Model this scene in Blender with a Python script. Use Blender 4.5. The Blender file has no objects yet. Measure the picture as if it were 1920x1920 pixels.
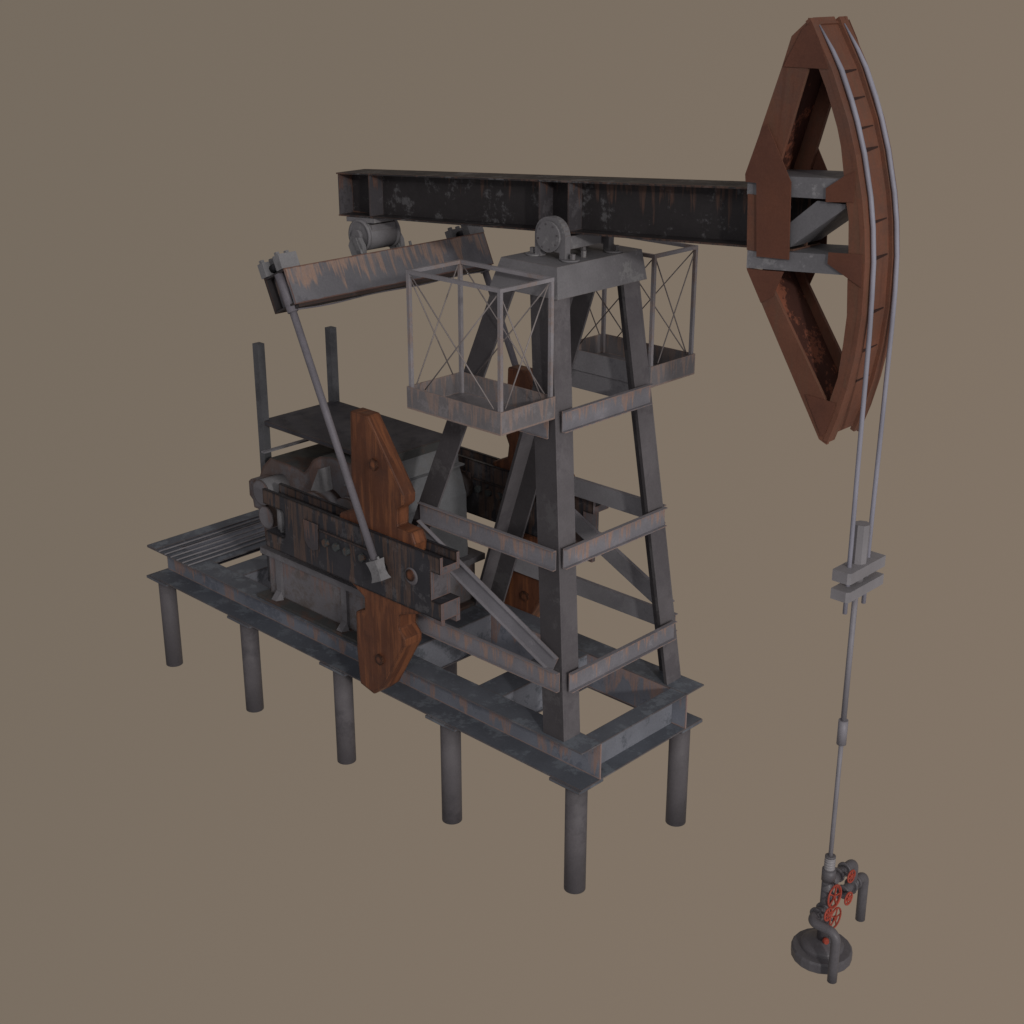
import bpy, math
from mathutils import Vector, Matrix
sc = bpy.context.scene
COL = sc.collection
PI = math.pi

# ------------------------------------------------------------------ materials
def lin(r, g, b):
    f = lambda c: (c/255/12.92) if c/255 <= .04045 else ((c/255+.055)/1.055)**2.4
    return (f(r), f(g), f(b), 1)

class NT:
    def __init__(s, mat):
        s.t = mat.node_tree; s.n = s.t.nodes; s.l = s.t.links
    def new(s, k, **kw):
        n = s.n.new(k)
        for a, b in kw.items(): setattr(n, a, b)
        return n
    def put(s, sock, v):
        if hasattr(v, 'links') or isinstance(v, bpy.types.NodeSocket): s.l.new(v, sock)
        else: sock.default_value = v
    def math(s, op, a, b=0.0, clamp=False):
        n = s.new('ShaderNodeMath', operation=op, use_clamp=clamp)
        s.put(n.inputs[0], a); s.put(n.inputs[1], b); return n.outputs[0]
    def rng(s, v, a, b, c=0.0, d=1.0):
        n = s.new('ShaderNodeMapRange', interpolation_type='SMOOTHSTEP')
        s.put(n.inputs[0], v); n.inputs[1].default_value = a; n.inputs[2].default_value = b
        n.inputs[3].default_value = c; n.inputs[4].default_value = d; return n.outputs[0]
    def mix(s, f, a, b, blend='MIX'):
        n = s.new('ShaderNodeMix', data_type='RGBA', blend_type=blend)
        s.put(n.inputs[0], f); s.put(n.inputs[6], a); s.put(n.inputs[7], b); return n.outputs[2]
    def noise(s, vec, scale, detail=4, rough=.6, w=None):
        n = s.new('ShaderNodeTexNoise'); n.inputs['Scale'].default_value = scale
        n.inputs['Detail'].default_value = detail; n.inputs['Roughness'].default_value = rough
        s.put(n.inputs['Vector'], vec); return n.outputs['Fac']

def metal(name, base, patch=None, rust=(96, 62, 44), psc=2.2, pth=.56, pw=.03, streak=0.0, slen=.5, sfreq=9.0,
          edge=0.0, edgecol=None, rough=.62, grain=.16, spec=.3, sth=.41, line=0.0, linecol=(44, 36, 32), bands=0.0, bandcol=None, bump=.15):
    m = bpy.data.materials.new(name); m.use_nodes = True
    N = NT(m); bs = N.n['Principled BSDF']
    oc = N.new('ShaderNodeTexCoord').outputs['Object']
    st = N.new('ShaderNodeAttribute', attribute_name='st').outputs['Vector']
    wh = N.new('ShaderNodeAttribute', attribute_name='wh').outputs['Vector']
    S = N.new('ShaderNodeSeparateXYZ'); N.put(S.inputs[0], st); s_, t_, vf = S.outputs
    Q = N.new('ShaderNodeSeparateXYZ'); N.put(Q.inputs[0], wh); W, H, R = Q.outputs
    col = lin(*base)
    c = N.mix(N.rng(N.noise(oc, 1.3, 3), .35, .7), [v*.88 for v in col[:3]]+[1], [v*1.1 for v in col[:3]]+[1])
    if patch:
        pn = N.noise(oc, psc, 7, .72)
        # broken scale-like patches: large field cut by fine noise
        pn = N.math('ADD', pn, N.math('MULTIPLY', N.math('SUBTRACT', N.noise(oc, psc*9, 4, .7), .5), .22))
        c = N.mix(N.math('MULTIPLY', N.rng(pn, pth-pw, pth+pw), .85), c, lin(*patch))
    if bands:
        V = N.new('ShaderNodeCombineXYZ'); N.put(V.inputs[0], N.math('MULTIPLY', s_, 6.5)); N.put(V.inputs[1], N.math('MULTIPLY', t_, .5)); N.put(V.inputs[2], N.math('MULTIPLY', R, 37.0))
        bn = N.noise(V.outputs[0], 1.6, 4, .65)
        c = N.mix(N.math('MULTIPLY', N.rng(bn, .48, .68), bands), c, lin(*bandcol))
        c = N.mix(N.math('MULTIPLY', N.rng(bn, .46, .3), bands*.7), c, [v*.6 for v in col[:3]]+[1])
    if streak:
        V = N.new('ShaderNodeCombineXYZ'); N.put(V.inputs[0], N.math('MULTIPLY', s_, sfreq)); N.put(V.inputs[1], N.math('MULTIPLY', t_, .55)); N.put(V.inputs[2], N.math('MULTIPLY', R, 91.0))
        sn = N.noise(V.outputs[0], 1.0, 3, .6)
        L = N.math('MULTIPLY', N.math('SUBTRACT', sn, sth), slen*5)
        d = N.math('SUBTRACT', L, t_)
        mk = N.rng(d, -.02, .09)
        V2 = N.new('ShaderNodeCombineXYZ'); N.put(V2.inputs[0], N.math('MULTIPLY', s_, 40.0)); N.put(V2.inputs[1], N.math('MULTIPLY', t_, 5.0)); N.put(V2.inputs[2], R)
        mk = N.math('MULTIPLY', mk, N.rng(N.noise(V2.outputs[0], 1.0, 3), .3, .6, .45, 1))
        # a streak stays thin: cut by a second, finer comb
        V3 = N.new('ShaderNodeCombineXYZ'); N.put(V3.inputs[0], N.math('MULTIPLY', s_, sfreq*2.3)); N.put(V3.inputs[1], N.math('MULTIPLY', t_, .8)); N.put(V3.inputs[2], N.math('MULTIPLY', R, 13.0))
        mk = N.math('MULTIPLY', mk, N.rng(N.noise(V3.outputs[0], 1.0, 2), .36, .54))
        c = N.mix(N.math('MULTIPLY', N.math('MULTIPLY', mk, streak), vf), c, lin(*rust))
    if edge:
        e = N.math('MINIMUM', N.math('MINIMUM', s_, N.math('SUBTRACT', W, s_)), N.math('MINIMUM', t_, N.math('SUBTRACT', H, t_)))
        en = N.math('MULTIPLY', N.noise(oc, 7, 5, .7), edge*2)
        mk = N.rng(N.math('SUBTRACT', en, e), -.004, .012)
        c = N.mix(N.math('MULTIPLY', mk, .8), c, lin(*(edgecol or rust)))
    if line:      # occlusion shade painted dark along crank and counterweight edges; rust-brown on the gearbox
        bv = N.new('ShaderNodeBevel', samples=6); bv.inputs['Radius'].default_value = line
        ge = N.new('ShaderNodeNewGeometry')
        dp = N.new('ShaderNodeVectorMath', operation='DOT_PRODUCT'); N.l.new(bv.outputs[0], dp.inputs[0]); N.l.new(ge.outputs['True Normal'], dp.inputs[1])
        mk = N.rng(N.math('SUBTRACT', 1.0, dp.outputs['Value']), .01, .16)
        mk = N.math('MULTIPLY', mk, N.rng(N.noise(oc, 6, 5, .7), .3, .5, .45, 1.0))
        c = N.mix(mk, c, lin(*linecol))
    g = N.noise(oc, 38, 4, .7)
    c = N.mix(N.rng(g, .25, .75), c, N.mix(1.0, c, [1-grain]*3+[1], 'MULTIPLY'))
    N.put(bs.inputs['Base Color'], c)
    N.put(bs.inputs['Roughness'], N.rng(N.noise(oc, 5, 4), .2, .8, rough-.1, rough+.15))
    bs.inputs['Specular IOR Level'].default_value = spec
    if bump:
        b = N.new('ShaderNodeBump'); b.inputs['Strength'].default_value = bump; b.inputs['Distance'].default_value = .01
        N.put(b.inputs['Height'], N.noise(oc, 22, 5, .7)); N.l.new(b.outputs[0], bs.inputs['Normal'])
    return m

K = dict(
 beam=metal('beam_black', (62, 58, 58), (112, 110, 110), (122, 91, 76), psc=2.0, pth=.585, pw=.04, streak=.6, slen=.42, sfreq=8, sth=.37, edge=.03, rough=.55),
 stiff=metal('stiffener_steel', (78, 74, 76), (96, 92, 94), (130, 88, 66), streak=.6, slen=.3, edge=.006, edgecol=(104, 86, 78)),
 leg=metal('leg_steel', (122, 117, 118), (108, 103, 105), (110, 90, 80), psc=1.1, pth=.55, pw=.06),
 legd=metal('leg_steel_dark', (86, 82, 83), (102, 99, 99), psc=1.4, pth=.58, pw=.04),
 cap=metal('saddle_steel', (136, 133, 134), (154, 152, 150), (123, 111, 103), psc=1.5, pth=.6, edge=.006),
 web=metal('frame_steel', (146, 149, 158), (124, 128, 138), (182, 150, 136), psc=1.6, pth=.56, streak=.9, sth=.37, slen=.45, sfreq=3.4, edge=.018),
 flange=metal('frame_flange', (110, 114, 121), (134, 140, 146), (118, 93, 77), psc=1.8, pth=.55, pw=.04, edge=.008),
 cross=metal('cross_steel', (148, 150, 157), (108, 112, 118), psc=2.4, pth=.56, pw=.05),
 chan=metal('channel_steel', (150, 147, 151), (162, 158, 162), (186, 152, 134), psc=2.6, pth=.6, streak=.9, slen=.26, sfreq=8, edge=.005, edgecol=(150, 128, 118)),
 chanp=metal('channel_plain', (158, 155, 157), (140, 137, 140), psc=1.6, pth=.58, pw=.05),
 front=metal('housing_front', (142, 143, 144), (138, 136, 134), psc=1.2, pth=.6, pw=.1),
 cage=metal('cage_steel', (132, 127, 132), (150, 134, 130), (160, 129, 116), psc=2.4, pth=.57, streak=.85, slen=.24, sfreq=6, edge=.014),
 rail=metal('cage_rail', (160, 155, 157), (164, 142, 130), psc=1.5, pth=.58, pw=.08),
 wire=metal('wire_steel', (160, 150, 146), rough=.5),
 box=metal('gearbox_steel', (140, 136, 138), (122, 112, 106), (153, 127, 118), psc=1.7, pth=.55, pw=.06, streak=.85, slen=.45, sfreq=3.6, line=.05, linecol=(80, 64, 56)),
 boxtop=metal('gearbox_top', (86, 86, 84), (104, 82, 72), psc=2.2, pth=.56, pw=.08),
 deck=metal('deck_plate', (78, 76, 80), (66, 64, 68), (93, 78, 71), psc=2.5, pth=.6, pw=.05, edge=.014),
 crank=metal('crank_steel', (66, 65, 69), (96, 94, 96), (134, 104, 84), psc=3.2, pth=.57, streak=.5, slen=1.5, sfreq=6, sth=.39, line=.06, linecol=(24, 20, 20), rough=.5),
 crankf=metal('crank_end_steel', (120, 115, 117), (100, 96, 98), (145, 113, 101), psc=3, streak=.45, slen=.25, sfreq=12, edge=.012),
 crankp=metal('crank_boss_steel', (92, 86, 88), (76, 72, 74), (138, 106, 91), psc=4, streak=.8, slen=.5, sfreq=16, edge=.02, edgecol=(50, 44, 42)),
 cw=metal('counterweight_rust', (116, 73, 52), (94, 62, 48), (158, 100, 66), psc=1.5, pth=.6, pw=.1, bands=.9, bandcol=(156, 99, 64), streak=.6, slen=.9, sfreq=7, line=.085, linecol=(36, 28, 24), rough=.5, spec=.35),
 head=metal('head_rust', (129, 85, 66), (112, 82, 70), (142, 84, 64), psc=.9, pth=.57, pw=.12, bands=.55, bandcol=(116, 88, 70), rough=.65),
 plate=metal('head_plate_rust', (114, 74, 59), (122, 78, 60), psc=.8, pth=.55, pw=.15, rough=.7, edge=.005),
 gap=metal('joint_gap', (62, 42, 36), rough=.9),
 ribm=metal('rib_steel', (134, 131, 133), (118, 114, 114), psc=2, pth=.58, pw=.08),
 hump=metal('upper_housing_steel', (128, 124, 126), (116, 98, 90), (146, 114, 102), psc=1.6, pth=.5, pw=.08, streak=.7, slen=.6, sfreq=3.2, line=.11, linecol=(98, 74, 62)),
 basket=metal('basket_steel', (138, 133, 133), (152, 146, 146), (178, 150, 134), psc=2.4, pth=.57, streak=.65, slen=.3, sfreq=9, edge=.008),
 spot=metal('head_web_rust', (160, 98, 74), (70, 44, 38), psc=2.0, pth=.47, pw=.03, rough=.8),
 grey=metal('head_steel', (134, 132, 134), (166, 164, 164), psc=2.3, pth=.57, pw=.05),
 cable=metal('cable_steel', (158, 156, 166), rough=.45, grain=.05, bump=0),
 rod=metal('rod_steel', (150, 146, 150), rough=.42, grain=.05, bump=0),
 clamp=metal('clamp_steel', (150, 146, 147), rough=.5, grain=.08, bump=0),
 pile=metal('pile_steel', (114, 109, 110), (92, 88, 90), psc=1.4, pth=.6, pw=.1),
 pitman=metal('pitman_steel', (136, 131, 136), (122, 118, 122), psc=1.4, pth=.58, pw=.08, rough=.45),
 pin=metal('clamp_block_steel', (148, 146, 146), (124, 122, 122), psc=4, pth=.58, pw=.08),
 well=metal('wellhead_steel', (114, 110, 112), (98, 94, 96), psc=3, pth=.6, pw=.1, rough=.42, spec=.4),
 pack=metal('packing_steel', (166, 162, 162), rough=.4),
 red=metal('handwheel_red', (188, 84, 66), (150, 68, 56), psc=9, pth=.6, rough=.45),
 bolt=metal('bolt_steel', (84, 88, 88), (110, 84, 70), psc=9, pth=.56),
 eq=metal('equalizer_steel', (132, 130, 133), (120, 118, 122), (180, 150, 132), psc=2, pth=.58, streak=.95, slen=.3, sfreq=6.5, sth=.31, edge=.02, edgecol=(120, 84, 68)),
 eqd=metal('equalizer_dark', (66, 62, 62), (92, 88, 88), (83, 63, 54), psc=2.5, pth=.62, edge=.02),
 post=metal('post_steel', (104, 104, 106), (84, 84, 86), psc=2.4, pth=.56, pw=.08),
 grate=metal('grating_steel', (150, 150, 160), (130, 132, 140), psc=2, pth=.6, pw=.1),
 cover=metal('cover_steel', (128, 116, 110), (112, 108, 108), (149, 126, 113), psc=4, pth=.56, streak=.6, slen=.4, sfreq=16),
)

# ------------------------------------------------------------------ mesh builder
class MB:
    def __init__(s): s.v = []; s.f = []; s.sm = []
    def add(s, vs, fs, sm=None):
        o = len(s.v); s.v += [tuple(v) for v in vs]
        s.f += [tuple(i+o for i in f) for f in fs]
        s.sm += (sm if sm is not None else [False]*len(fs)); return s
    def hexa(s, p):
        return s.add(p, [(0, 3, 2, 1), (4, 5, 6, 7), (0, 1, 5, 4), (1, 2, 6, 5), (2, 3, 7, 6), (3, 0, 4, 7)])
    def box(s, x0, x1, y0, y1, z0, z1):
        x0, x1 = sorted((x0, x1)); y0, y1 = sorted((y0, y1)); z0, z1 = sorted((z0, z1))
        return s.hexa([(x0, y0, z0), (x1, y0, z0), (x1, y1, z0), (x0, y1, z0), (x0, y0, z1), (x1, y0, z1), (x1, y1, z1), (x0, y1, z1)])
    def prism(s, poly, a, b, ax='y'):
        n = len(poly); a, b = min(a, b), max(a, b)
        area = sum(poly[i][0]*poly[(i+1) % n][1]-poly[(i+1) % n][0]*poly[i][1] for i in range(n))
        if area < 0: poly = poly[::-1]
        P = {'y': lambda p, h: (p[0], h, p[1]), 'x': lambda p, h: (h, p[0], p[1]), 'z': lambda p, h: (p[0], p[1], h)}[ax]
        vs = [P(p, a) for p in poly]+[P(p, b) for p in poly]
        lo = tuple(range(n)); hi = tuple(range(2*n-1, n-1, -1))
        sd = [(i, i+n, (i+1) % n+n, (i+1) % n) for i in range(n)]
        if ax != 'y':
            lo, hi = lo[::-1], hi[::-1]; sd = [f[::-1] for f in sd]
        return s.add(vs, [lo, hi]+sd)
    def tube(s, p, q, r, n=16, r2=None, caps=True, smooth=True):
        p, q = Vector(p), Vector(q); d = (q-p).normalized(); r2 = r if r2 is None else r2
        u = d.orthogonal().normalized() if abs(d.z) < .9 else Vector((1, 0, 0))
        u = (u-d*u.dot(d)).normalized(); w = d.cross(u)
        ring = lambda c, rr: [c+u*math.cos(2*PI*i/n)*rr+w*math.sin(2*PI*i/n)*rr for i in range(n)]
        fs = [(i, (i+1) % n, (i+1) % n+n, i+n) for i in range(n)]; sm = [smooth]*n
        if caps: fs += [tuple(range(n))[::-1], tuple(range(n, 2*n))]; sm += [False]*2
        return s.add(ring(p, r)+ring(q, r2), fs, sm)
    def path(s, pts, r, n=14, caps=True):
        pts = [Vector(p) for p in pts]; rs = r if isinstance(r, list) else [r]*len(pts)
        vs = []; ref = None
        for i, p in enumerate(pts):
            d = (pts[min(i+1, len(pts)-1)]-pts[max(i-1, 0)]).normalized()
            if ref is None: ref = d.orthogonal().normalized()
            ref = (ref-d*ref.dot(d)).normalized(); w = d.cross(ref)
            vs += [p+ref*math.cos(2*PI*k/n)*rs[i]+w*math.sin(2*PI*k/n)*rs[i] for k in range(n)]
        fs = []; sm = []
        for i in range(len(pts)-1):
            for k in range(n):
                fs.append((i*n+k, i*n+(k+1) % n, (i+1)*n+(k+1) % n, (i+1)*n+k)); sm.append(True)
        if caps:
            fs += [tuple(range(n))[::-1], tuple(range((len(pts)-1)*n, len(pts)*n))]; sm += [False]*2
        return s.add(vs, fs, sm)
    def lathe(s, c, prof, n=28, ax=(0, 0, 1), smooth=True):
        d = Vector(ax).normalized(); u = d.orthogonal().normalized(); w = d.cross(u); c = Vector(c); vs = []
        for r, h in prof: vs += [c+d*h+u*math.cos(2*PI*k/n)*r+w*math.sin(2*PI*k/n)*r for k in range(n)]
        fs = []; sm = []
        for i in range(len(prof)-1):
            for k in range(n): fs.append((i*n+k, i*n+(k+1) % n, (i+1)*n+(k+1) % n, (i+1)*n+k)); sm.append(smooth)
        fs += [tuple(range(n))[::-1], tuple(range((len(prof)-1)*n, len(prof)*n))]; sm += [False]*2
        return s.add(vs, fs, sm)
    def torus(s, c, ax, R, r, n=28, m=8):
        d = Vector(ax).normalized(); u = d.orthogonal().normalized(); w = d.cross(u); c = Vector(c); vs = []
        for i in range(n):
            a = 2*PI*i/n; e = u*math.cos(a)+w*math.sin(a)
            vs += [c+e*(R+r*math.cos(2*PI*k/m))+d*r*math.sin(2*PI*k/m) for k in range(m)]
        fs = [(i*m+k, ((i+1) % n)*m+k, ((i+1) % n)*m+(k+1) % m, i*m+(k+1) % m) for i in range(n) for k in range(m)]
        return s.add(vs, fs, [True]*len(fs))
    def bar(s, p, q, w, h, up=(0, 0, 1)):
        p, q = Vector(p), Vector(q); d = (q-p).normalized(); up = Vector(up)
        a = d.cross(up).normalized(); b = a.cross(d)
        o = [(-1, -1), (1, -1), (1, 1), (-1, 1)]
        return s.hexa([p+a*w/2*x+b*h/2*y for x, y in o]+[q+a*w/2*x+b*h/2*y for x, y in o])

ROOT = None
def obj(name, mb, mat, parent=None, mats=None, pick=None, bevel=0):
    me = bpy.data.meshes.new(name); me.from_pydata(mb.v, [], mb.f); me.validate(); me.update()
    import bmesh
    bm = bmesh.new(); bm.from_mesh(me); bmesh.ops.recalc_face_normals(bm, faces=bm.faces); bm.to_mesh(me); bm.free()
    mb_sm = mb.sm
    if len(me.polygons) == len(mb_sm):
        for p, sm in zip(me.polygons, mb_sm): p.use_smooth = sm
    A = me.attributes.new('st', 'FLOAT_VECTOR', 'CORNER'); B = me.attributes.new('wh', 'FLOAT_VECTOR', 'CORNER')
    for p in me.polygons:
        n = p.normal; co = [me.vertices[i].co for i in p.vertices]
        vert = abs(n.z) < .8 and not p.use_smooth
        if vert:
            hdir = Vector((-n.y, n.x, 0)).normalized(); vdir = hdir.cross(n)
            if vdir.z < 0: vdir = -vdir
        else:
            hdir = Vector((1, 0, 0)); hdir = (hdir-n*hdir.dot(n))
            hdir = hdir.normalized() if hdir.length > .1 else Vector((0, 1, 0)); vdir = n.cross(hdir)
        ss = [c.dot(hdir) for c in co]; tt = [-c.dot(vdir) for c in co]
        s0, t0 = min(ss), min(tt); W = max(ss)-s0; H = max(tt)-t0
        quad = len(co) == 4 and not p.use_smooth
        off = 0 if (vert and not p.use_smooth) else 9.0
        rnd = (p.index*.618+len(me.vertices)*.137+co[0].x*.31+co[0].y*.71) % 1
        for k, li in enumerate(p.loop_indices):
            # off pushes level faces beyond the reach of run-off streaks and keeps the edge band
            A.data[li].vector = (ss[k]-s0, tt[k]-t0, 1 if vert else 0)
            B.data[li].vector = (W if quad else 99, H if quad else 99, rnd)
            if not quad: A.data[li].vector = (ss[k]-s0+.5, tt[k]-t0+.06, 1 if vert else 0)
    me.materials.append(mat)
    if mats:
        for m in mats: me.materials.append(m)
        for p in me.polygons: p.material_index = pick(p)
    o = bpy.data.objects.new(name, me); COL.objects.link(o)
    if parent is not None:
        o.parent = parent
        if parent.type == 'EMPTY': o.location = -parent.location
    if bevel:
        b = o.modifiers.new('bevel', 'BEVEL'); b.width = bevel; b.segments = 2; b.limit_method = 'ANGLE'; b.angle_limit = math.radians(35)
    return o
def thing(name, label, cat, loc):
    o = bpy.data.objects.new(name, None); COL.objects.link(o); o.location = loc
    o.empty_display_size = .3; o['label'] = label; o['category'] = cat; return o
up = lambda p: 1 if p.normal.z > .8 else 0
inward = lambda s: (lambda p: 1 if p.normal.y*s < -.8 else 0)
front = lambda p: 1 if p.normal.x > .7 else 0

J = thing('pumpjack', 'rusty dark grey oil pumpjack with brown curved head and counterweights standing on steel pipe piles', 'pumpjack', Vector((5, 0, -2.26)))

# ------------------------------------------------------------------ base frame
H = .566
for s in (-1, 1):
    m = MB()
    m.box(0, 10, s*.905, s*.925, -H+.02, -.02)
    w = obj('frame_rail', m, K['web'], J)
    f = MB().box(0, 10, s*.90, s*1.298, -.02, 0); obj('top_flange', f, K['flange'], w)
    f = MB().box(0, 10, s*.90, s*1.298, -H, -H+.02); obj('bottom_flange', f, K['flange'], w)
def crossbeam(x0, x1, xw, flo=True):
    m = MB().box(xw, xw+.02, -.90, .90, -H+.022, -.022)
    w = obj('cross_beam', m, K['cross'], J)
    obj('top_flange', MB().box(x0, x1, -.90, .90, -.022, -.002), K['flange'], w)
    if flo: obj('bottom_flange', MB().box(x0, x1, -.90, .90, -H+.002, -H+.022), K['flange'], w)
crossbeam(9.72, 9.998, 9.74)
crossbeam(7.74, 8.20, 8.16)
crossbeam(5.76, 6.22, 6.18)
crossbeam(3.8, 4.26, 4.22)
crossbeam(1.76, 2.22, 2.18)
crossbeam(.02, .46, .1)
obj('cross_plate', MB().box(.98, 1.45, -.90, .90, -.022, -.002), K['flange'], J)
for i, x in enumerate((.221, 2.599, 4.984, 7.369, 9.76)):
    for s in (-1, 1):
        m = MB().tube((x, s*1.11, -2.26), (x, s*1.11, -H-.045), .148, 28)
        p = obj('support_pile', m, K['pile'], J)
        x0, x1 = x-.3, min(x+.3, 9.99)
        obj('cap_plate', MB().box(x0, x1, s*.84, s*1.32, -H-.045, -H-.003), K['flange'], p)
# rear grating: round rods and a rear cross plate across the rails
g = MB().box(.0, .27, -1.296, 1.296, .003, .02); obj('rear_deck_plate', g, K['flange'], J)
for x in (.40, .58, .76, .94, 1.11, 1.27):
    obj('grating_rod', MB().tube((x, -1.32, .02), (x, 1.32, .02), .014, 8), K['clamp'], J)
obj('grating_tray', MB().box(.30, .978, -.90, .90, -.045, -.03), K['web'], J)

# ------------------------------------------------------------------ tower
ZT = 5.66
def legpt(fr, s, z):
    t = 1-z/ZT
    if fr: return Vector((8.98+.66*t, s*(.83+.41*t), z))
    return Vector((7.98-2.2*t, s*(.83+.41*t), z))
for fr in (1, 0):
    for s in (-1, 1):
        dx = -1 if fr else 1
        T, B = legpt(fr, s, 5.75), legpt(fr, s, .0)
        def slab(ax, ay, bx, by):   # offsets in x (inwards) and y (inwards)
            o = [(ax, ay), (bx, ay), (bx, by), (ax, by)]
            return [B+Vector((dx*a, -s*b, 0)) for a, b in o]+[T+Vector((dx*a, -s*b, 0)) for a, b in o]
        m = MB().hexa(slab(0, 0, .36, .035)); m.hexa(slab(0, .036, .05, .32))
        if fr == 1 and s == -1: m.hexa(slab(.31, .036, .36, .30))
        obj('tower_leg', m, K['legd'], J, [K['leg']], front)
m = MB()
a = [(8.10, 9.03, .80, 6.04), (7.945, 9.09, .85, 5.658)]
c = lambda q: [(q[0], -q[2], q[3]), (q[1], -q[2], q[3]), (q[1], q[2], q[3]), (q[0], q[2], q[3])]
m.hexa(c(a[1])+c(a[0]))
cap = obj('tower_cap', m, K['cap'], J)
# Y-direction channels between front legs, with lips top and bottom
def ychannel(z, x, y, ye):
    m = MB().box(x, x+.012, -y, ye, z, z+.27)
    for zz in (z, z+.258):
        m.box(x+.0125, x+.06, -y, ye, zz, zz+.012)
    return obj('cross_channel', m, K['chan'], J)
for z, ya, yb in ((4.04, .89, .83), (2.33, 1.06, .98), (.68, 1.13, 1.05)):
    fx = legpt(1, 1, z).x+.05; ychannel(z, fx, ya, yb)
def xchannel(z, s, x0, x1, lip=.06):
    y = legpt(1, 1, z).y+.01
    ys = lambda d: s*(y+d)
    m = MB().box(x0, x1, ys(0), ys(.012), z, z+.27)
    for zz in (z, z+.258): m.box(x0, x1, ys(.0125), ys(lip), zz, zz+.012)
    return obj('side_channel', m, K['chan'], J, [K['chanp']], inward(s))
for s in (-1, 1):
    xchannel(3.94, s, 7.3, 9.07, .03)
    xchannel(2.285, s, 6.82, 9.33)
    xchannel(.68, s, 6.0, 9.52)
    y = 1.18
    P, Q = Vector((6.85, s*y, 2.22)), Vector((9.42, s*(y+.0), 1.02))
    m = MB().bar(P, Q, .012, .26); d = (Q-P).normalized(); n = Vector((-d.z, 0, d.x))
    if n.z < 0: n = -n
    for k in (-1, 1): 
        o = n*k*.124+Vector((0, s*.03, 0)); m.bar(P+o, Q+o, .05, .012, n)
    obj('diagonal_brace', m, K['chan'], J, [K['chanp']], inward(s))

# ------------------------------------------------------------------ work cages
def cage(s):
    x0, x1, y0, y1, zt, zm, zb = 7.505, 9.144, .93, 1.887, 5.955, 4.492, 4.207
    t = .015
    tray = MB().box(x0, x1, s*y0, s*y1, zb, zb+t)
    tray.box(x0, x1, s*(y1-t), s*y1, zb+t, zm); tray.box(x0, x1, s*y0, s*(y0+t), zb+t, zm)
    tray.box(x0, x0+t, s*(y0+t), s*(y1-t), zb+t, zm); tray.box(x1-t, x1, s*(y0+t), s*(y1-t), zb+t, zm)
    T = obj('work_cage', tray, K['basket'], J, [K['chanp']], lambda p: 1 if (p.normal.y*s < -.8 and abs(abs(p.center.y)-y0) < .01) else 0)
    T['label'] = 'rusty grey work cage on the %s side of the tower, with X wire bracing' % ('left' if s < 0 else 'right')
    w = .047; i = .02
    for x in (x0+i, x1-i-w):
        for y in (y0+i, y1-i-w):
            obj('post', MB().box(x, x+w, s*y, s*(y+w), zb+.02, zt-w), K['rail'], T)
    for y in (y0+i, y1-i-w): obj('top_rail', MB().box(x0+i, x1-i, s*y, s*(y+w), zt-w+.001, zt), K['rail'], T)
    for x in (x0+i, x1-i-w): obj('top_rail', MB().box(x, x+w, s*(y0+i+w), s*(y1-i-w), zt-w+.001, zt-.001), K['rail'], T)
    r = .0085; hi, lo = 5.88, 4.50
    for y in (y0+.035, y1-.04):
        for a, b in ((x0+.1, x1-.15), (x1-.08, x0+.3)):
            obj('brace_wire', MB().tube((a, s*y, hi), (b, s*y+s*.004*(a > b), lo), r, 6), K['wire'], T)
    for x in (x0+.045, x1-.05):
        for a, b in ((y0+.09, y1-.13), (y1-.05, y0+.2)):
            obj('brace_wire', MB().tube((x, s*a, hi), (x+.004*(a > b), s*b, lo), r, 6), K['wire'], T)
    m = MB().box(8.4, 8.62, s*1.4, s*1.62, zb+t+.001, zb+t+.03); obj('floor_plate', m, K['cage'], T)
cage(-1); cage(1)

# ------------------------------------------------------------------ saddle bearing
for s in (-1, 1):
    cx, cz = 8.60, 6.31
    prof = [(cx-.25, 6.045), (cx-.25, 6.34)]+[(cx-.23*math.cos(a)*1.06, cz+.03+.21*math.sin(a)) for a in [PI*k/12 for k in range(1, 12)]]+[(cx+.25, 6.34), (cx+.25, 6.045), (cx+.16, 6.045), (cx+.16, 6.13), (cx-.16, 6.13), (cx-.16, 6.045)]
    y0, y1 = (.36, .46)
    b = obj('saddle_bearing', MB().prism(prof, s*y0, s*y1), K['cap'], J)
    obj('end_cover', MB().tube((cx, s*.461, cz), (cx, s*.50, cz), .19, 32), K['cap'], b)
    for k in range(8):
        a = 2*PI*k/8+.2
        obj('bolt', MB().tube((cx+.155*math.cos(a), s*.50, cz+.155*math.sin(a)), (cx+.155*math.cos(a), s*.508, cz+.155*math.sin(a)), .012, 8), K['pile'], b)
    for q in (-1, 1):
        obj('foot', MB().lathe((cx+q*.29, s*.41, 6.042), [(.12, 0), (.12, .022)], 18), K['cap'], b)
        obj('bolt', MB().tube((cx+q*.335, s*.41, 6.065), (cx+q*.335, s*.41, 6.13), .035, 6, smooth=False), K['cap'], b)
obj('saddle_shaft', MB().tube((8.6, -.359, 6.31), (8.6, .359, 6.31), .075, 20), K['cap'], J)
m = MB().box(8.42, 8.78, -.30, .30, 6.15, 6.31); obj('shaft_block', m, K['cap'], J)
for x, y in ((8.66, .1), (8.84, -.1)):
    m = MB().tube((x, y, 6.04), (x, y, 6.12), .035, 6, smooth=False); obj('cap_bolt', m, K['cap'], cap)

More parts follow.
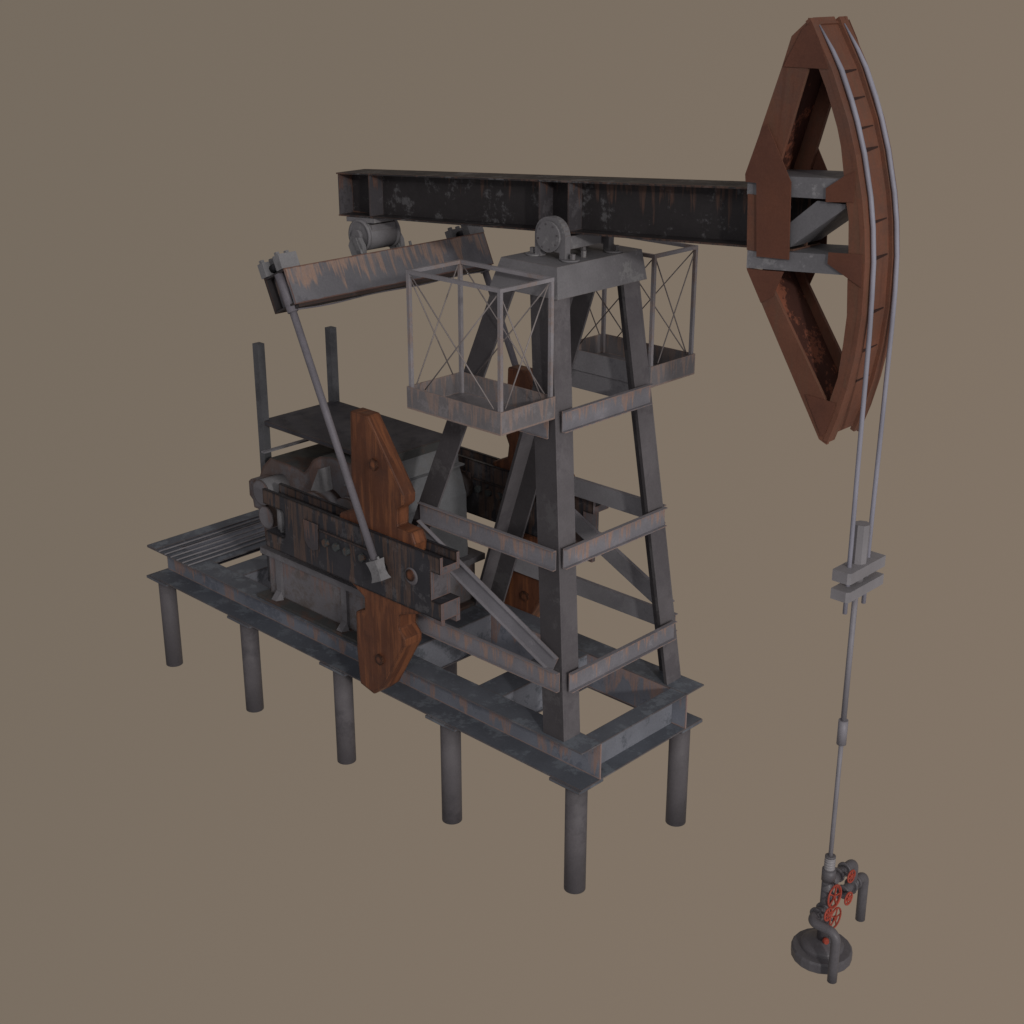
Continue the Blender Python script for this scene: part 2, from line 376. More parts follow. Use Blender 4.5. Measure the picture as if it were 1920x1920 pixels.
# ------------------------------------------------------------------ walking beam (tilted)
TL = .0650
zb = lambda x: 6.05+TL*(x-4.34)
zt = lambda x: 6.655+.0715*(x-4.34)
def bslab(x0, x1, y0, y1, a, b):   # a,b = functions for bottom and top
    return MB().hexa([(x0, y0, a(x0)), (x1, y0, a(x1)), (x1, y1, a(x1)), (x0, y1, a(x0)), (x0, y0, b(x0)), (x1, y0, b(x1)), (x1, y1, b(x1)), (x0, y1, b(x0))])
XE = 11.95
wb = obj('walking_beam', bslab(4.34, XE, -.012, .012, lambda x: zb(x)+.022, lambda x: zt(x)-.022), K['beam'], J)
obj('top_flange', bslab(4.32, XE, -.268, .268, lambda x: zt(x)-.02, zt), K['beam'], wb)
obj('bottom_flange', bslab(4.34, XE, -.268, .268, zb, lambda x: zb(x)+.02), K['beam'], wb)
for x in (4.36, 5.02, 8.24, 8.72):
    for s in (-1, 1):
        obj('stiffener', bslab(x-.02, x, s*.013, s*.255, lambda x: zb(x)+.021, lambda x: zt(x)-.021), K['stiff'], wb)

# ------------------------------------------------------------------ horse head
AC = (8.19, 6.16); AR = 4.70
def arcx(z, r=AR): return AC[0]+math.sqrt(r*r-(z-AC[1])**2)
ZL = [8.91, 8.42, 7.93, 7.62, 7.2, 6.9, 6.55, 6.0, 5.56, 5.2, 4.85, 4.62]
outer = [(arcx(z), z) for z in ZL]
inner = [(12.15, 8.43), (12.25, 8.25), (12.32, 8.10), (12.42, 7.87), (12.48, 7.69), (12.53, 7.46), (12.60, 7.12), (12.64, 6.97), (12.67, 6.63), (12.69, 6.3), (12.715, 5.98), (12.70, 5.67), (12.67, 5.30), (12.60, 5.04)]
hd = None
def sideframe(s):
    y0, y1 = s*.335, s*.35
    parts = []
    # arc side strip: outer minus inner as quads
    m = MB()
    n = 24; 
    def innx(z):
        L = inner
        if z >= L[0][1]: return L[0][0]-(z-L[0][1])*.33
        if z <= L[-1][1]: return L[-1][0]-(L[-1][1]-z)*.2
        for (xa, za), (xb, zb_) in zip(L, L[1:]):
            if za >= z >= zb_: return xa+(xb-xa)*(za-z)/(za-zb_)
    def outx(z):
        for (xa, za), (xb, zb_) in zip(outer, outer[1:]):
            if za >= z >= zb_: return xa+(xb-xa)*(za-z)/(za-zb_)
        return outer[-1][0]
    zs = sorted(set([round(z, 3) for z in ZL[:-1]]+[round(q[1], 3) for q in inner]+[8.72, 4.62]), reverse=True)
    poly = [(outx(z), z) for z in zs]+[(min(innx(z), outx(z)-.02), z) for z in zs[::-1]]
    m.prism(poly, y0, y1)
    return m
def deepbar(poly_out, poly_in):
    pass
# front rolling face: recessed centre panel and raised strips that carry the cables
def arcface(y0, y1, dr, th, low=4.62):
    m = MB(); pts = [(arcx(z, AR+dr), z) for z in ZL[:-1]+[low]]; pin = [(AC[0]+(x-AC[0])*(1-th/AR), AC[1]+(z-AC[1])*(1-th/AR)) for x, z in pts]
    vs = [(x, y0, z) for x, z in pts]+[(x, y1, z) for x, z in pts]+[(x, y0, z) for x, z in pin]+[(x, y1, z) for x, z in pin]
    n = len(ZL); fs = []
    for i in range(n-1):
        fs += [(i, i+1, n+i+1, n+i), (2*n+i, 3*n+i, 3*n+i+1, 2*n+i+1), (i, 2*n+i, 2*n+i+1, i+1), (n+i, n+i+1, 3*n+i+1, 3*n+i)]
    fs += [(0, n, 3*n, 2*n), (n-1, 3*n-1, 4*n-1, 2*n-1)]
    return m.add(vs, fs)
head = obj('horse_head', arcface(-.20, .20, -.045, .02), K['head'], J)
head['label'] = 'rust brown curved horse head with two cables over its face'
for s in (-1, 1):
    obj('rolling_strip', arcface(s*.199, s*.351, 0, .055, 4.555), K['head'], head)
    sf = sideframe(s); sf.v = [(x-.001, y*.997, z) for x, y, z in sf.v]
    obj('arc_side', sf, K['head'], head)
    # struts as flat side flanges
    sy0, sy1 = s*.30, s*.35
    upS = [(11.36, 7.30), (11.50, 7.80), (11.71, 8.43), (11.80, 8.73), (12.01, 8.91), (12.15, 8.60), (12.06, 8.55), (12.02, 8.42), (11.87, 7.87), (11.73, 7.35), (11.72, 7.30)]
    loS = [(11.42, 6.30), (12.50, 4.57), (12.60, 4.53), (12.61, 4.60), (12.60, 4.9), (12.53, 5.03), (11.79, 6.10), (11.68, 6.30)]
    obj('upper_strut', MB().prism(upS, s*.302, s*.346), K['head'], head)
    obj('lower_strut', MB().prism(loS, s*.302, s*.346), K['head'], head)
    obj('tip_gusset', MB().prism([(11.73, 8.43), (11.93, 8.80), (12.03, 8.88), (12.14, 8.70), (12.27, 8.43)], s*.352, s*.358), K['plate'], head)
    obj('tip_gusset', MB().prism([(12.29, 5.04), (12.68, 5.02), (12.58, 4.66), (12.53, 4.61)], s*.352, s*.358), K['plate'], head)
    obj('joint_gusset', MB().prism([(11.43, 6.29), (11.91, 6.33), (11.79, 6.04), (11.64, 5.95)], s*.352, s*.357), K['plate'], head)
    obj('side_plate', MB().prism([(11.35, 7.31), (11.53, 7.82), (11.60, 7.83), (11.93, 7.28), (11.97, 6.47), (11.56, 6.45), (11.50, 7.23), (11.36, 7.23)], s*.36, s*.375), K['plate'], head)
    obj('back_plate', MB().prism([(11.38, 7.10), (11.41, 6.50), (11.60, 6.50), (11.60, 7.10)], s*.336, s*.348), K['head'], head)
    obj('joint_gusset', MB().prism([(12.55, 7.40), (12.35, 7.26), (12.36, 7.12), (12.68, 7.15), (12.68, 7.46)], s*.353, s*.362), K['plate'], head)
    obj('joint_gusset', MB().prism([(12.44, 6.61), (12.44, 6.49), (12.70, 6.37), (12.86, 6.30), (12.84, 6.64)], s*.353, s*.362), K['plate'], head)
# webs that close the struts between their two side flanges
def webbar(a, b, th, y=.30):
    p, q = Vector((a[0], 0, a[1])), Vector((b[0], 0, b[1])); return MB().bar(p, q, 2*y, th, (p-q).cross(Vector((0, 1, 0))))
obj('strut_web', webbar((11.50, 7.32), (11.90, 8.66), .03), K['spot'], head)
obj('strut_web', webbar((11.54, 6.28), (12.59, 4.67), .03), K['spot'], head)
obj('tip_plate', webbar((11.80, 8.66), (12.0, 8.86), .03), K['head'], head)
obj('tip_plate', webbar((12.52, 4.63), (12.585, 4.63), .02, .29), K['head'], head)
m = MB().hexa([(11.36, -.334, 7.09), (12.6, -.334, 7.16), (12.6, .334, 7.16), (11.36, .334, 7.09), (11.36, -.334, 7.30), (12.56, -.334, 7.37), (12.56, .334, 7.37), (11.36, .334, 7.30)])
obj('upper_tie', m, K['grey'], head)
m = MB().hexa([(11.41, -.334, 6.30), (12.66, -.334, 6.395), (12.66, .334, 6.395), (11.41, .334, 6.30), (11.41, -.334, 6.50), (12.67, -.334, 6.60), (12.67, .334, 6.60), (11.41, .334, 6.50)])
obj('lower_tie', m, K['grey'], head)
obj('diagonal_tie', MB().prism([(11.93, 6.59), (11.90, 6.84), (12.22, 7.11), (12.56, 7.11), (12.56, 7.07)], -.30, .30), K['grey'], head)
# ribs between the rolling strips show as thin dark joints
for i, z in enumerate((8.39, 8.13, 7.85, 7.64, 6.93, 6.56, 5.99, 5.58, 5.23)):
    PL = [(arcx(q, AR-.045), q) for q in ZL]
    (xa, za), (xb, zb_) = [(a_, b_) for a_, b_ in zip(PL, PL[1:]) if a_[1] >= z >= b_[1]][0]
    x = xa+(xb-xa)*(za-z)/(za-zb_); hh = (.055, .048, .042, .065, .046, .06, .06, .046, .036)[i]
    n = Vector((za-zb_, 0, xb-xa)).normalized(); p = Vector((x, 0, z))
    q = Vector((0, 1, 0)).cross(n).normalized()*hh/2    # a dark wedge-shaped gap, narrowing to the far side
    a_, b_ = p+Vector((0, -.197, -.01)), p+Vector((0, .17, .012))
    obj('rib_joint', MB().hexa([a_-q-n*.01, b_-q*.25-n*.01, b_+q*.25-n*.01, a_+q-n*.01, a_-q+n*.003, b_-q*.25+n*.003, b_+q*.25+n*.003, a_+q+n*.003]), K['gap'], head)
# ------------------------------------------------------------------ bridle cables
for s in (-1, 1):
    pts = []
    for z in (8.84, 8.6, 8.42, 8.13, 7.93, 7.62, 7.2, 6.9, 6.55, 6.2):
        pts.append((arcx(z, AR+(.0 if z > 8.8 else .02 if z > 8.5 else .032)), s*.235, z))
    pts += [(12.93, s*.228, 5.8), (12.93, s*.215, 4.5), (12.93, s*.2, 3.4), (12.93, s*.2, 2.56)]
    obj('bridle_cable', MB().path(pts, [.008, .021]+[.0265]*(len(pts)-2), 12), K['cable'], J)

# ------------------------------------------------------------------ tail bearing, equalizer, pitmans
CX, CZ = 4.80, 5.82
tb = obj('tail_bearing', MB().tube((CX, -.26, CZ), (CX, .26, CZ), .215, 36), K['cap'], J)
obj('bearing_rim', MB().lathe((CX, -.26, CZ), [(.215, .02), (.23, 0), (.23, -.035), (.20, -.04), (.19, -.02)], 36, (0, 1, 0)), K['cap'], tb)
obj('bearing_rim', MB().lathe((CX, .26, CZ), [(.215, -.02), (.23, 0), (.23, .035), (.19, .04)], 36, (0, 1, 0)), K['cap'], tb)
obj('bearing_hub', MB().tube((CX-.02, -.34, CZ+.0), (CX-.02, -.26, CZ+.0), .09, 24), K['cap'], tb)
obj('mount_plate', MB().hexa([(4.5, -.26, 5.99), (5.1, -.26, 6.03), (5.1, .26, 6.03), (4.5, .26, 5.99), (4.5, -.26, 6.055), (5.1, -.26, 6.094), (5.1, .26, 6.094), (4.5, .26, 6.055)]), K['cap'], tb)
obj('mount_block', MB().box(4.60, 5.0, -.22, .22, 5.9, 5.99), K['cap'], tb)
A0 = Vector((4.66, 0, 5.43)); U = Vector((.46, 0, .21)).normalized(); Wv = Vector((-.21, 0, .46)).normalized()
def loc(u, w, y): q = A0+U*u+Wv*w; return Vector((q.x, y, q.z))
EW, EH = .51, .50
def lbox(u0, u1, w0, w1, y0, y1):
    return [loc(u0, w0, y0), loc(u1, w0, y0), loc(u1, w0, y1), loc(u0, w0, y1), loc(u0, w1, y0), loc(u1, w1, y0), loc(u1, w1, y1), loc(u0, w1, y1)]
Y = 1.88
eqb = obj('equalizer_beam', MB().hexa(lbox(EW-.025, EW, -EH, 0, -Y, Y)), K['eq'], J)
obj('rear_plate', MB().hexa(lbox(0, .025, -EH, 0, -Y, Y)), K['eqd'], eqb)
obj('top_plate', MB().hexa(lbox(.026, EW-.026, -.03, -.005, -Y, Y)), K['eqd'], eqb)
obj('bottom_plate', MB().hexa(lbox(.026, EW-.026, -EH+.005, -EH+.03, -Y, Y)), K['eqd'], eqb)
obj('web_plate', MB().hexa(lbox(.026, EW-.026, -EH+.031, -.031, -Y+.14, Y-.14)), K['eq'], eqb)
obj('bottom_lip', MB().hexa(lbox(.3, EW+.0, -EH-.045, -EH-.002, -Y+.05, Y-.05)), K['eqd'], eqb)
pts = [loc(.40+.03*math.sin(y*2.2), -EH-.06-.012*math.sin(y*3.7), y) for y in [-1.8+.2*k for k in range(19)]]
obj('grease_line', MB().path(pts, .011, 8), K['pitman'], eqb)
for s in (-1, 1):
    for u0, u1 in ((-.02, .10), (.36, .50)):
        b = obj('pin_clamp', MB().hexa(lbox(u0, u1, .002, .20, s*1.60, s*1.90)), K['pin'], eqb)
        obj('bolt', MB().hexa(lbox(u0+.02, u0+.07, .201, .245, s*1.82, s*1.87)), K['pin'], b)
        obj('bolt', MB().hexa(lbox(u0+.02, u0+.07, .201, .245, s*1.66, s*1.71)), K['pin'], b)
        obj('side_lug', MB().hexa(lbox(u0-.035, u0-.001, .10, .15, s*1.82, s*1.87)), K['pin'], b)
    obj('pitman_pin', MB().tube(loc(.1, .09, s*1.76), loc(.36, .09, s*1.76), .06, 16), K['crank'], eqb)
    # pitman arm
    T = loc(.33, -.05, s*1.83); Bm = Vector((6.705, s*1.83, 1.86)); d = (Bm-T).normalized()
    pt = obj('pitman_arm', MB().tube(T, Bm, .052, 20), K['pitman'], J)
    sl = MB().tube(loc(.31, -.03, s*1.83), T+d*.52, .075, 20); obj('upper_sleeve', sl, K['pitman'], pt)
    # lower wrist clamp with pinched waist
    n = Vector((-d.z, 0, d.x)); n = n if n.x > 0 else -n
    vs = []
    sec = [(-.02, .105, .085), (.06, .092, .07), (.14, .086, .064), (.21, .093, .072), (.27, .112, .09)]
    for t, hw, hy in sec:
        c0 = Bm+d*t
        vs += [c0+n*a*hw+Vector((0, b*hy, 0)) for a, b in ((-1, -1), (1, -1), (1, 1), (-1, 1))]
    fs = [(0, 1, 2, 3), tuple(range(len(vs)-4, len(vs)))]
    for i in range(len(sec)-1):
        for k in range(4): fs.append((i*4+k, i*4+(k+1) % 4, i*4+4+(k+1) % 4, i*4+4+k))
    cl = MB().add(vs, fs); ck = obj('wrist_clamp', cl, K['pin'], pt)
    for a in (-.085, .085): obj('bolt', MB().tube(Bm+n*a-d*.055, Bm+n*a-d*.015, .02, 6, smooth=False), K['pin'], pt)
for s in (-1, 1):   # centre bearing brackets standing on the equalizer
    y = s*.36
    br = obj('equalizer_bracket', MB().prism([(4.78, 5.49), (5.0, 5.60), (4.98, 5.72), (4.90, 5.82), (4.74, 5.82), (4.68, 5.68)], y-.035, y+.035), K['pin'], eqb)
    obj('bolt', MB().tube((5.06, y+s*.1, 5.60), (5.03, y+s*.1, 5.68), .02, 8), K['pin'], eqb)
    obj('bracket_arm', MB().bar((4.83, y-.045, 5.80), (4.98, y-.045, 5.55), .02, .07, (1, 0, .4)), K['pin'], eqb)

# ------------------------------------------------------------------ cranks and counterweights
def hexbolt(c, s, r, h, mat, par):
    obj('hex_bolt', MB().tube((c[0], c[1], c[2]), (c[0], c[1]+s*h, c[2]), r, 6, smooth=False), mat, par)
for s in (-1, 1):
    yo, yi = s*1.70, s*1.35
    side = [(4.05, 1.97), (4.50, 1.97), (4.54, 1.93), (4.54, 1.58), (4.50, 1.54), (4.07, 1.54), (4.06, 1.29), (7.85, 1.29), (7.85, 1.54), (7.665, 1.54), (7.665, 1.96), (7.85, 1.96), (7.85, 2.06), (4.05, 2.06)]
    m = MB().prism(side, s*1.651, s*1.399)
    for a, b in ((1.65, 1.70), (1.35, 1.40)):
        sd = side[:12]+[(7.85, 2.20), (4.05, 2.20)]
        sd = [(x, z-(.0 if z > 1.3 else .0)) for x, z in sd]
        m.prism(sd, s*a, s*b)
    cr = obj('crank_arm', m, K['crank'], J, [K['crankf']], front)
    obj('end_foot', MB().box(7.70, 7.849, s*1.349, s*1.42, 1.20, 1.288), K['crankf'], cr)
    obj('end_foot', MB().box(7.70, 7.849, s*1.63, s*1.69, 1.22, 1.288), K['crankf'], cr)
    for f in (s*1.701, s*1.349):
        o_ = s if abs(f) > 1.5 else -s
        ub = [(5.02, 1.99), (5.02, 1.68), (5.10, 1.58), (5.22, 1.55), (5.33, 1.60), (5.35, 1.99)]
        obj('boss_plate', MB().prism(ub, f, f+o_*.025), K['crankp'], cr, bevel=.01)
        obj('ledge_bar', MB().prism([(5.38, 1.935), (5.38, 1.90), (6.45, 1.90), (6.45, 1.935)], f, f+o_*.03), K['crankp'], cr)
        for x in (5.51, 5.74, 5.97, 6.30): hexbolt((x, f, 1.76), o_, .062, .05, K['bolt'], cr)
        obj('pin_cap', MB().lathe((7.29, f, 1.78), [(.125, 0), (.125, .012), (.10, .022)], 24, (0, o_, 0)), K['crankf'], cr)
        obj('pin_end', MB().lathe((7.29, f, 1.80), [(.085, .0), (.085, .034), (.05, .04)], 24, (0, o_, 0)), K['cw'], cr)
    obj('clamp_bolt', MB().tube((4.31, s*1.55, 1.60), (4.31, s*1.55, 1.96), .085, 18), K['pin'], cr)
    obj('clamp_bolt', MB().tube((4.31, s*1.55, 1.541), (4.31, s*1.55, 1.60), .055, 18), K['pin'], cr)
    obj('wrist_pin', MB().tube((6.72, s*1.70, 1.76), (6.72, s*1.80, 1.72), .09, 18), K['crank'], cr)
    obj('shaft_hub', MB().tube((5.16, s*1.03, 1.745), (5.16, s*1.349, 1.745), .22, 24), K['box'], cr)
    upc = [(6.07, 3.82), (6.42, 3.82), (7.10, 2.86), (7.09, 2.72), (6.96, 2.62), (6.95, 2.38), (7.23, 2.37), (7.30, 2.22), (7.28, 2.062), (5.74, 2.062), (5.74, 2.25), (6.06, 2.40), (6.09, 2.60), (6.03, 2.72), (6.04, 3.14)]
    upw = obj('counterweight', MB().prism(upc, s*1.645, s*1.405), K['cw'], J, bevel=.03)
    upw.data.transform(Matrix.Translation((0, 0, 0)))
    loc_ = [(5.9, 1.288), (6.03, 1.22), (6.23, 1.12), (6.23, .93), (6.03, .84), (6.02, .2), (6.06, -.30), (6.36, -.37), (6.56, -.20), (7.05, .62), (7.06, .74), (6.94, .86), (6.96, 1.08), (7.40, 1.24), (7.42, 1.288)]
    lw = obj('counterweight', MB().prism(loc_, s*1.66, s*1.32), K['cw'], J, bevel=.03)
    for w_, (x, z) in ((upw, (6.55, 3.17)), (lw, (6.54, .26))):
        for yy, o_ in ((s*(1.646 if w_ == upw else 1.661), s), (s*(1.404 if w_ == upw else 1.319), -s)):
            hexbolt((x, yy, z), o_, .085, .035, K['cw'], w_)
    upw['label'] = 'upper rust brown counterweight above the crank arm'
    lw['label'] = 'lower rust brown counterweight below the crank arm'

# widen the upper counterweights above the channel to full thickness
for s in (-1, 1):
    pass

# ------------------------------------------------------------------ gearbox
m = MB().box(3.19, 5.70, -1.05, 1.05, .052, .73)
gb = obj('gearbox', m, K['box'], J)
obj('foot_plate', MB().box(3.08, 5.82, -1.25, 1.25, .002, .05), K['boxtop'], gb)
obj('split_flange', MB().box(3.10, 5.84, -1.14, 1.14, .732, .83), K['ribm'], gb)
for s in (-1, 1):
    for x in (3.42, 5.02):
        r = MB().box(x, x+.12, s*1.051, s*1.10, .053, .728)
        r.hexa([(x-.05, s*1.101, .052), (x+.17, s*1.101, .052), (x+.12, s*1.22, .052), (x, s*1.22, .052), (x, s*1.101, .17), (x+.12, s*1.101, .17), (x+.12, s*1.106, .17), (x, s*1.106, .17)])
        obj('rib', r, K['ribm'], gb)
hump = [(2.93, .831), (2.88, 1.45), (2.88, 1.88), (2.98, 2.08), (3.20, 2.28), (3.62, 2.285), (3.94, 2.26), (4.02, 2.24), (4.12, 2.32), (4.26, 2.50), (4.43, 2.59), (4.69, 2.645), (5.50, 2.66), (5.52, 2.30), (5.60, 2.1), (5.68, 1.85), (5.70, .831)]
obj('upper_housing', MB().prism(hump, -.90, .90), K['hump'], gb, [K['boxtop'], K['front']], lambda p: 2 if p.normal.x > .7 else 1 if p.normal.z > .45 else 0)
obj('top_flange', MB().box(5.0, 5.62, -.93, .93, 2.285, 2.31), K['front'], gb)
obj('front_flange', MB().box(5.525, 5.59, -.90, .30, 2.14, 2.27), K['front'], gb)
for s in (-1, 1):
    obj('bearing_housing', MB().tube((4.62, s*.901, 1.72), (4.62, s*1.20, 1.72), .43, 32), K['box'], gb)
    obj('bearing_housing', MB().tube((5.16, s*.901, 1.745), (5.16, s*1.03, 1.745), .40, 32), K['box'], gb)
    obj('gusset', MB().prism([(4.44, 2.10), (4.66, 2.50), (4.70, 2.13)], s*.901, s*1.12), K['pin'], gb)
    obj('side_panel', MB().prism([(4.95, .84), (4.95, 1.35), (5.6, 1.55), (5.69, .84)], s*.901, s*.93), K['box'], gb)
    c1 = obj('shaft_cover', MB().tube((3.47, s*.90, 1.88), (3.47, s*1.30, 1.88), .20, 28), K['pin'], gb)
    obj('cover_disc', MB().tube((3.47, s*1.301, 1.88), (3.47, s*1.32, 1.88), .205, 28), K['box'], c1)
    c2 = obj('shaft_cover', MB().tube((3.56, s*.90, 1.50), (3.56, s*1.30, 1.50), .18, 28), K['box'], gb)
    obj('cover_disc', MB().tube((3.56, s*1.301, 1.50), (3.56, s*1.32, 1.50), .185, 28), K['box'], c2)
    obj('brake_box', MB().prism([(3.06, 1.95), (3.06, 1.72), (3.14, 1.66), (3.16, 1.54), (3.4, 1.54), (3.4, 2.0), (3.12, 2.0)], s*.93, s*1.24), K['hump'], gb, bevel=.01)

# ------------------------------------------------------------------ platform over the gearbox
dk = obj('platform_deck', MB().box(2.81, 5.55, -.74, .74, 2.70, 2.77), K['deck'], J)
obj('front_lip', MB().box(5.551, 5.58, -.74, .74, 2.64, 2.765), K['boxtop'], dk)
for s in (-1, 1):
    obj('platform_post', MB().box(2.75, 2.88, s*.645, s*.775, .02, 3.99) if s < 0 else MB().box(2.75, 2.88, .645, .775, .02, 3.99), K['post'], J)
obj('platform_rail', MB().box(2.885, 2.97, -.84, .84, 2.275, 2.30), K['chanp'], J)

# ------------------------------------------------------------------ carrier bar and polished rod
CB = thing('carrier_bar', 'grey steel double clamp bar hanging on two cables below the curved head', 'clamp bar', Vector((12.93, 0, 2.78)))
plan = [(12.83, -.38), (13.02, -.38), (13.055, -.35), (13.055, .38), (12.83, .38)]
obj('clamp_plate', MB().prism(plan, 3.0, 3.135, 'z'), K['clamp'], CB)
obj('clamp_plate', MB().prism(plan, 2.78, 2.905, 'z'), K['clamp'], CB)
obj('rod_sleeve', MB().tube((12.93, 0, 3.136), (12.93, 0, 3.60), .092, 8, smooth=False), K['clamp'], CB)
obj('spacer', MB().tube((12.93, 0, 2.906), (12.93, 0, 2.999), .07, 12), K['clamp'], CB)
PR = thing('polished_rod', 'thin grey steel rod with a coupling running down from the clamp bar into the wellhead', 'rod', Vector((12.93, 0, -.84)))
obj('rod', MB().tube((12.93, 0, 1.10), (12.93, 0, 2.779), .034, 14), K['rod'], PR)
obj('rod', MB().tube((12.93, 0, -.86), (12.93, 0, .80), .028, 14), K['rod'], PR)
obj('coupling', MB().tube((12.93, 0, .79), (12.93, 0, 1.11), .058, 14), K['rod'], PR)

# ------------------------------------------------------------------ wellhead
X = 12.93
WH = thing('wellhead', 'dark grey wellhead with round flanged base, curved pipes and red handwheels', 'wellhead', Vector((X, 0, -2.265)))
obj('base_flange', MB().lathe((X, 0, -2.265), [(.37, 0), (.38, .015), (.38, .12), (.36, .145), (.27, .155)], 20, smooth=False), K['well'], WH)
obj('base_dome', MB().lathe((X, 0, -2.10), [(.27, -.08), (.27, .02), (.255, .045), (.18, .07), (.1, .09), (.07, .11)], 28), K['well'], WH)
obj('column', MB().tube((X, 0, -2.03), (X, 0, -.96), .076, 24), K['well'], WH)
obj('tee_collar', MB().tube((X, 0, -1.13), (X, 0, -.97), .086, 24), K['well'], WH)
pk = MB(); z = -.965
prof = []
for k in range(4): prof += [(.062, k*.036), (.068, k*.036+.006), (.068, k*.036+.024), (.06, k*.036+.03)]
prof += [(.066, .146), (.066, .168)]
obj('packing_stack', MB().lathe((X, 0, -.968), prof, 22), K['pack'], WH)
obj('packing_cap', MB().lathe((X, 0, -.80), [(.066, .001), (.066, .02), (.05, .025)], 22), K['well'], WH)
def arc(c, r, a0, a1, e1, e2, n=8):
    c, e1, e2 = Vector(c), Vector(e1), Vector(e2)
    return [c+e1*math.cos(a0+(a1-a0)*k/n)*r+e2*math.sin(a0+(a1-a0)*k/n)*r for k in range(n+1)]
def flange(c, ax, r=.095, h=.035): return MB().lathe(Vector(c), [(r*.85, -h/2), (r, -h/2+.006), (r, h/2-.006), (r*.85, h/2)], 22, ax)
def wheel(c, ax, R, par, spokes=5):
    w = MB().torus(c, ax, R, .012, 26, 8); d = Vector(ax).normalized(); u = d.orthogonal().normalized(); v = d.cross(u)
    for k in range(spokes):
        a = 2*PI*k/spokes+.4; w.tube(Vector(c), Vector(c)+(u*math.cos(a)+v*math.sin(a))*R, .010, 6)
    w.tube(Vector(c)-d*.02, Vector(c)+d*.02, .025, 10)
    return obj('handwheel', w, K['red'], par)
def valve(p0, p1, wheelc=None, wax=(1, 0, 0), R=.075, sp=5):
    p0, p1 = Vector(p0), Vector(p1); d = p1-p0; L = d.length
    vb = obj('gate_valve', MB().lathe(p0, [(.062, 0), (.058, L*.3), (.066, L*.5), (.058, L*.7), (.062, L)], 22, d), K['well'], WH)
    obj('flange', flange(p0, d), K['well'], vb); obj('flange', flange(p1, d), K['well'], vb)
    if wheelc is not None:
        mid = (p0+p1)/2; wc = Vector(wheelc)
        obj('stem', MB().tube(mid, wc, .016, 8), K['well'], vb)
        wheel(wc, wax, R, vb, sp)
    return vb
obj('wedge_branch', MB().tube((X, .03, -1.19), (X, .20, -1.17), .085, 20, r2=.075), K['well'], WH)
valve((X, .22, -1.17), (X, .38, -1.17), (X+.20, .20, -1.085), (1, -.02, .05), .078, 6)
p = [(X, .38, -1.17)]+arc((X, .47, -1.26), .09+.0, PI/2, PI/2, (0, -1, 0), (0, 0, 1), 1)[:1]
p = [(X, .38, -1.17), (X, .45, -1.17)]+arc((X, .50, -1.28), .11, PI/2, 0, (0, 1, 0), (0, 0, 1), 8)[0:]+[(X, .61, -1.62)]
obj('pipe_bend', MB().path(p, .062, 18), K['well'], WH)
vb = valve((X, .60, -1.52), (X, .40, -1.52), (X+.2, .185, -1.405), (1, -.02, .05), .08, 6)
wheel((X+.17, -.11, -1.235), (1, 0, .1), .145, vb, 5)
wheel((X+.08, .04, -1.36), (1, 0, .1), .13, vb, 5)
obj('stem', MB().tube((X, .0, -1.25), (X+.19, -.11, -1.235), .018, 8), K['well'], vb)
obj('stem', MB().tube((X, .40, -1.52), (X+.03, .24, -1.50), .03, 10), K['well'], vb)
obj('flange', flange((X, .70, -1.52), (0, 1, 0), .09), K['well'], WH)
p = [(X, .62, -1.52), (X, .76, -1.52)]+arc((X, .80, -1.64), .12, PI/2, 0, (0, 1, 0), (0, 0, 1), 8)+[(X, .92, -1.8), (X, .925, -2.22)]
obj('outlet_pipe', MB().path(p, .063, 18), K['well'], WH)
valve((X, -.06, -1.54), (X, -.20, -1.54), (X+.2, -.28, -1.39), (1, -.02, .05), .078, 6)
p = [(X, -.20, -1.54), (X, -.24, -1.54)]+arc((X+.11, -.25, -1.54), .11, PI, PI*1.5, (1, 0, 0), (0, 1, 0), 8)+arc((X+.27, -.36, -1.65), .11, PI/2, 0, (1, 0, 0), (0, 0, 1), 8)+[(X+.38, -.36, -2.0), (X+.38, -.36, -2.235)]
obj('flow_pipe', MB().path(p, .06, 18), K['well'], WH)
wheel((X+.14, .01, -1.63), (1, .02, .05), .13, WH, 5)
obj('stem', MB().tube((X, 0, -1.66), (X+.14, -.02, -1.66), .016, 8), K['well'], WH)
obj('plug', MB().lathe((X+.06, -.05, -1.96), [(.03, 0), (.045, .03), (.03, .07)], 10, (1, -.8, 0)), K['red'], WH)

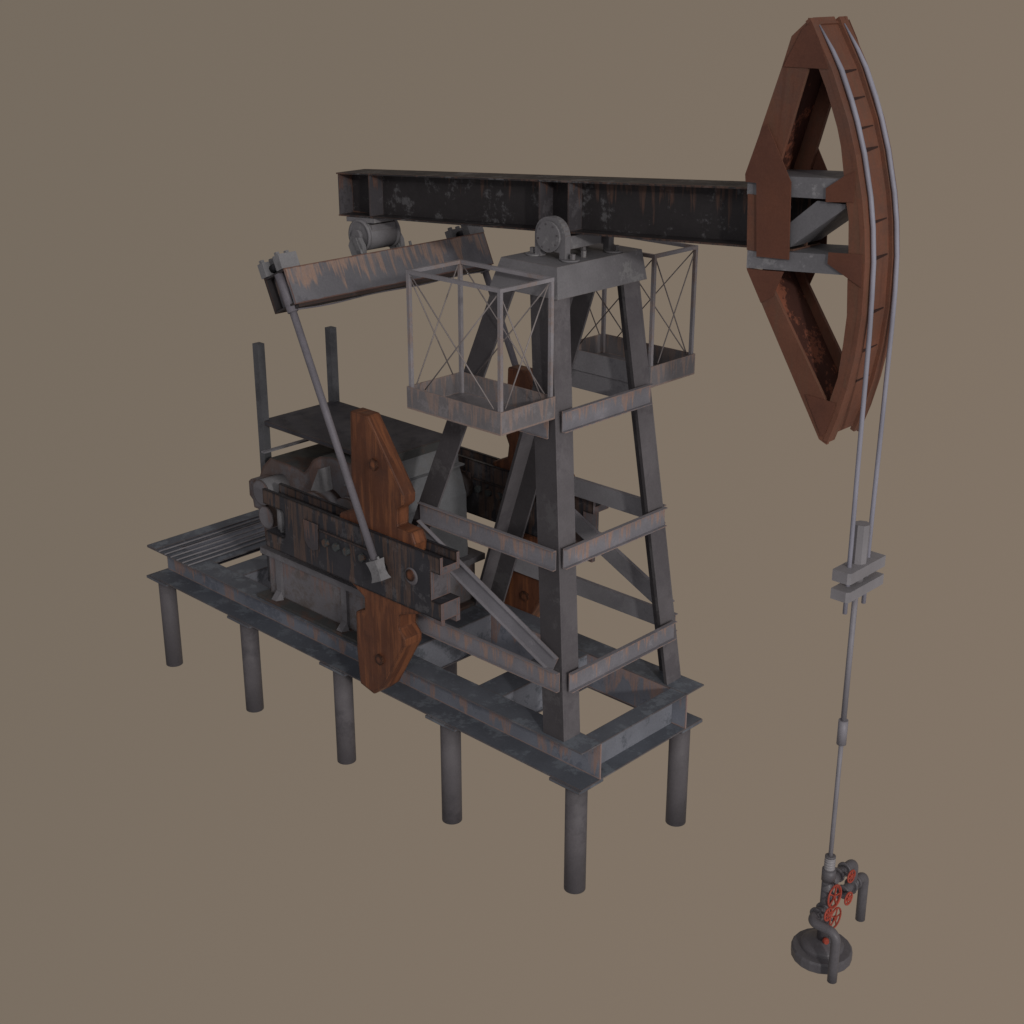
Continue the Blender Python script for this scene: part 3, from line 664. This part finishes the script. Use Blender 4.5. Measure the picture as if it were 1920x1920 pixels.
# ------------------------------------------------------------------ world, lamps, camera
w = bpy.data.worlds.new('World'); sc.world = w; w.use_nodes = True
N = NT(w); bg = N.n['Background']
tc = N.new('ShaderNodeTexCoord').outputs['Generated']
dt = N.new('ShaderNodeVectorMath', operation='DOT_PRODUCT'); N.put(dt.inputs[0], tc)
BD = Vector((math.cos(math.radians(134)), math.sin(math.radians(134)), -.36)).normalized(); dt.inputs[1].default_value = BD
side = N.new('ShaderNodeVectorMath', operation='DOT_PRODUCT'); N.put(side.inputs[0], tc); side.inputs[1].default_value = (.60, .55, -.50)
k = N.rng(side.outputs['Value'], -.42, .75)
tan = N.mix(k, lin(117, 107, 95), lin(131, 117, 103))
c = N.mix(N.rng(dt.outputs['Value'], .15, .72), lin(113, 111, 114), tan)
N.put(bg.inputs['Color'], c); bg.inputs['Strength'].default_value = 1.0

def area(name, d, dist, size, power, color=(1, 1, 1)):
    L = bpy.data.lights.new(name, 'AREA'); L.shape = 'DISK'; L.size = size; L.energy = power; L.color = color
    o = bpy.data.objects.new(name, L); COL.objects.link(o); t = Vector((8, 0, 2.5)); d = Vector(d).normalized()
    o.location = t+d*dist; o.rotation_euler = (-d).to_track_quat('-Z', 'Y').to_euler(); return o
area('key_lamp', (1.9, -1, .72), 60, 3.0, 6500, (1, .97, .97))
area('front_lamp', (2.2, -.55, .6), 55, 26, 5500, (1, .98, .98))
area('fill_lamp', (.55, -1, .75), 50, 16, 1700, (.95, .97, 1))

V = dict(f=2666.667, az=133.8525, el=-21.1577, c=(20.3222, -13.3284, 9.4384))
cam = bpy.data.cameras.new('camera'); co = bpy.data.objects.new('camera', cam); COL.objects.link(co); sc.camera = co
cam.sensor_width = 36; cam.lens = 50; cam.clip_end = 500; co.location = V['c']
az, el = math.radians(V['az']), math.radians(V['el'])
co.rotation_euler = Vector((math.cos(el)*math.cos(az), math.cos(el)*math.sin(az), math.sin(el))).to_track_quat('-Z', 'Y').to_euler()
sc.render.resolution_x = sc.render.resolution_y = 1024
sc.view_settings.view_transform = 'Standard'; sc.view_settings.look = 'None'; sc.view_settings.exposure = 0; sc.view_settings.gamma = 1
sc.render.engine = 'CYCLES'
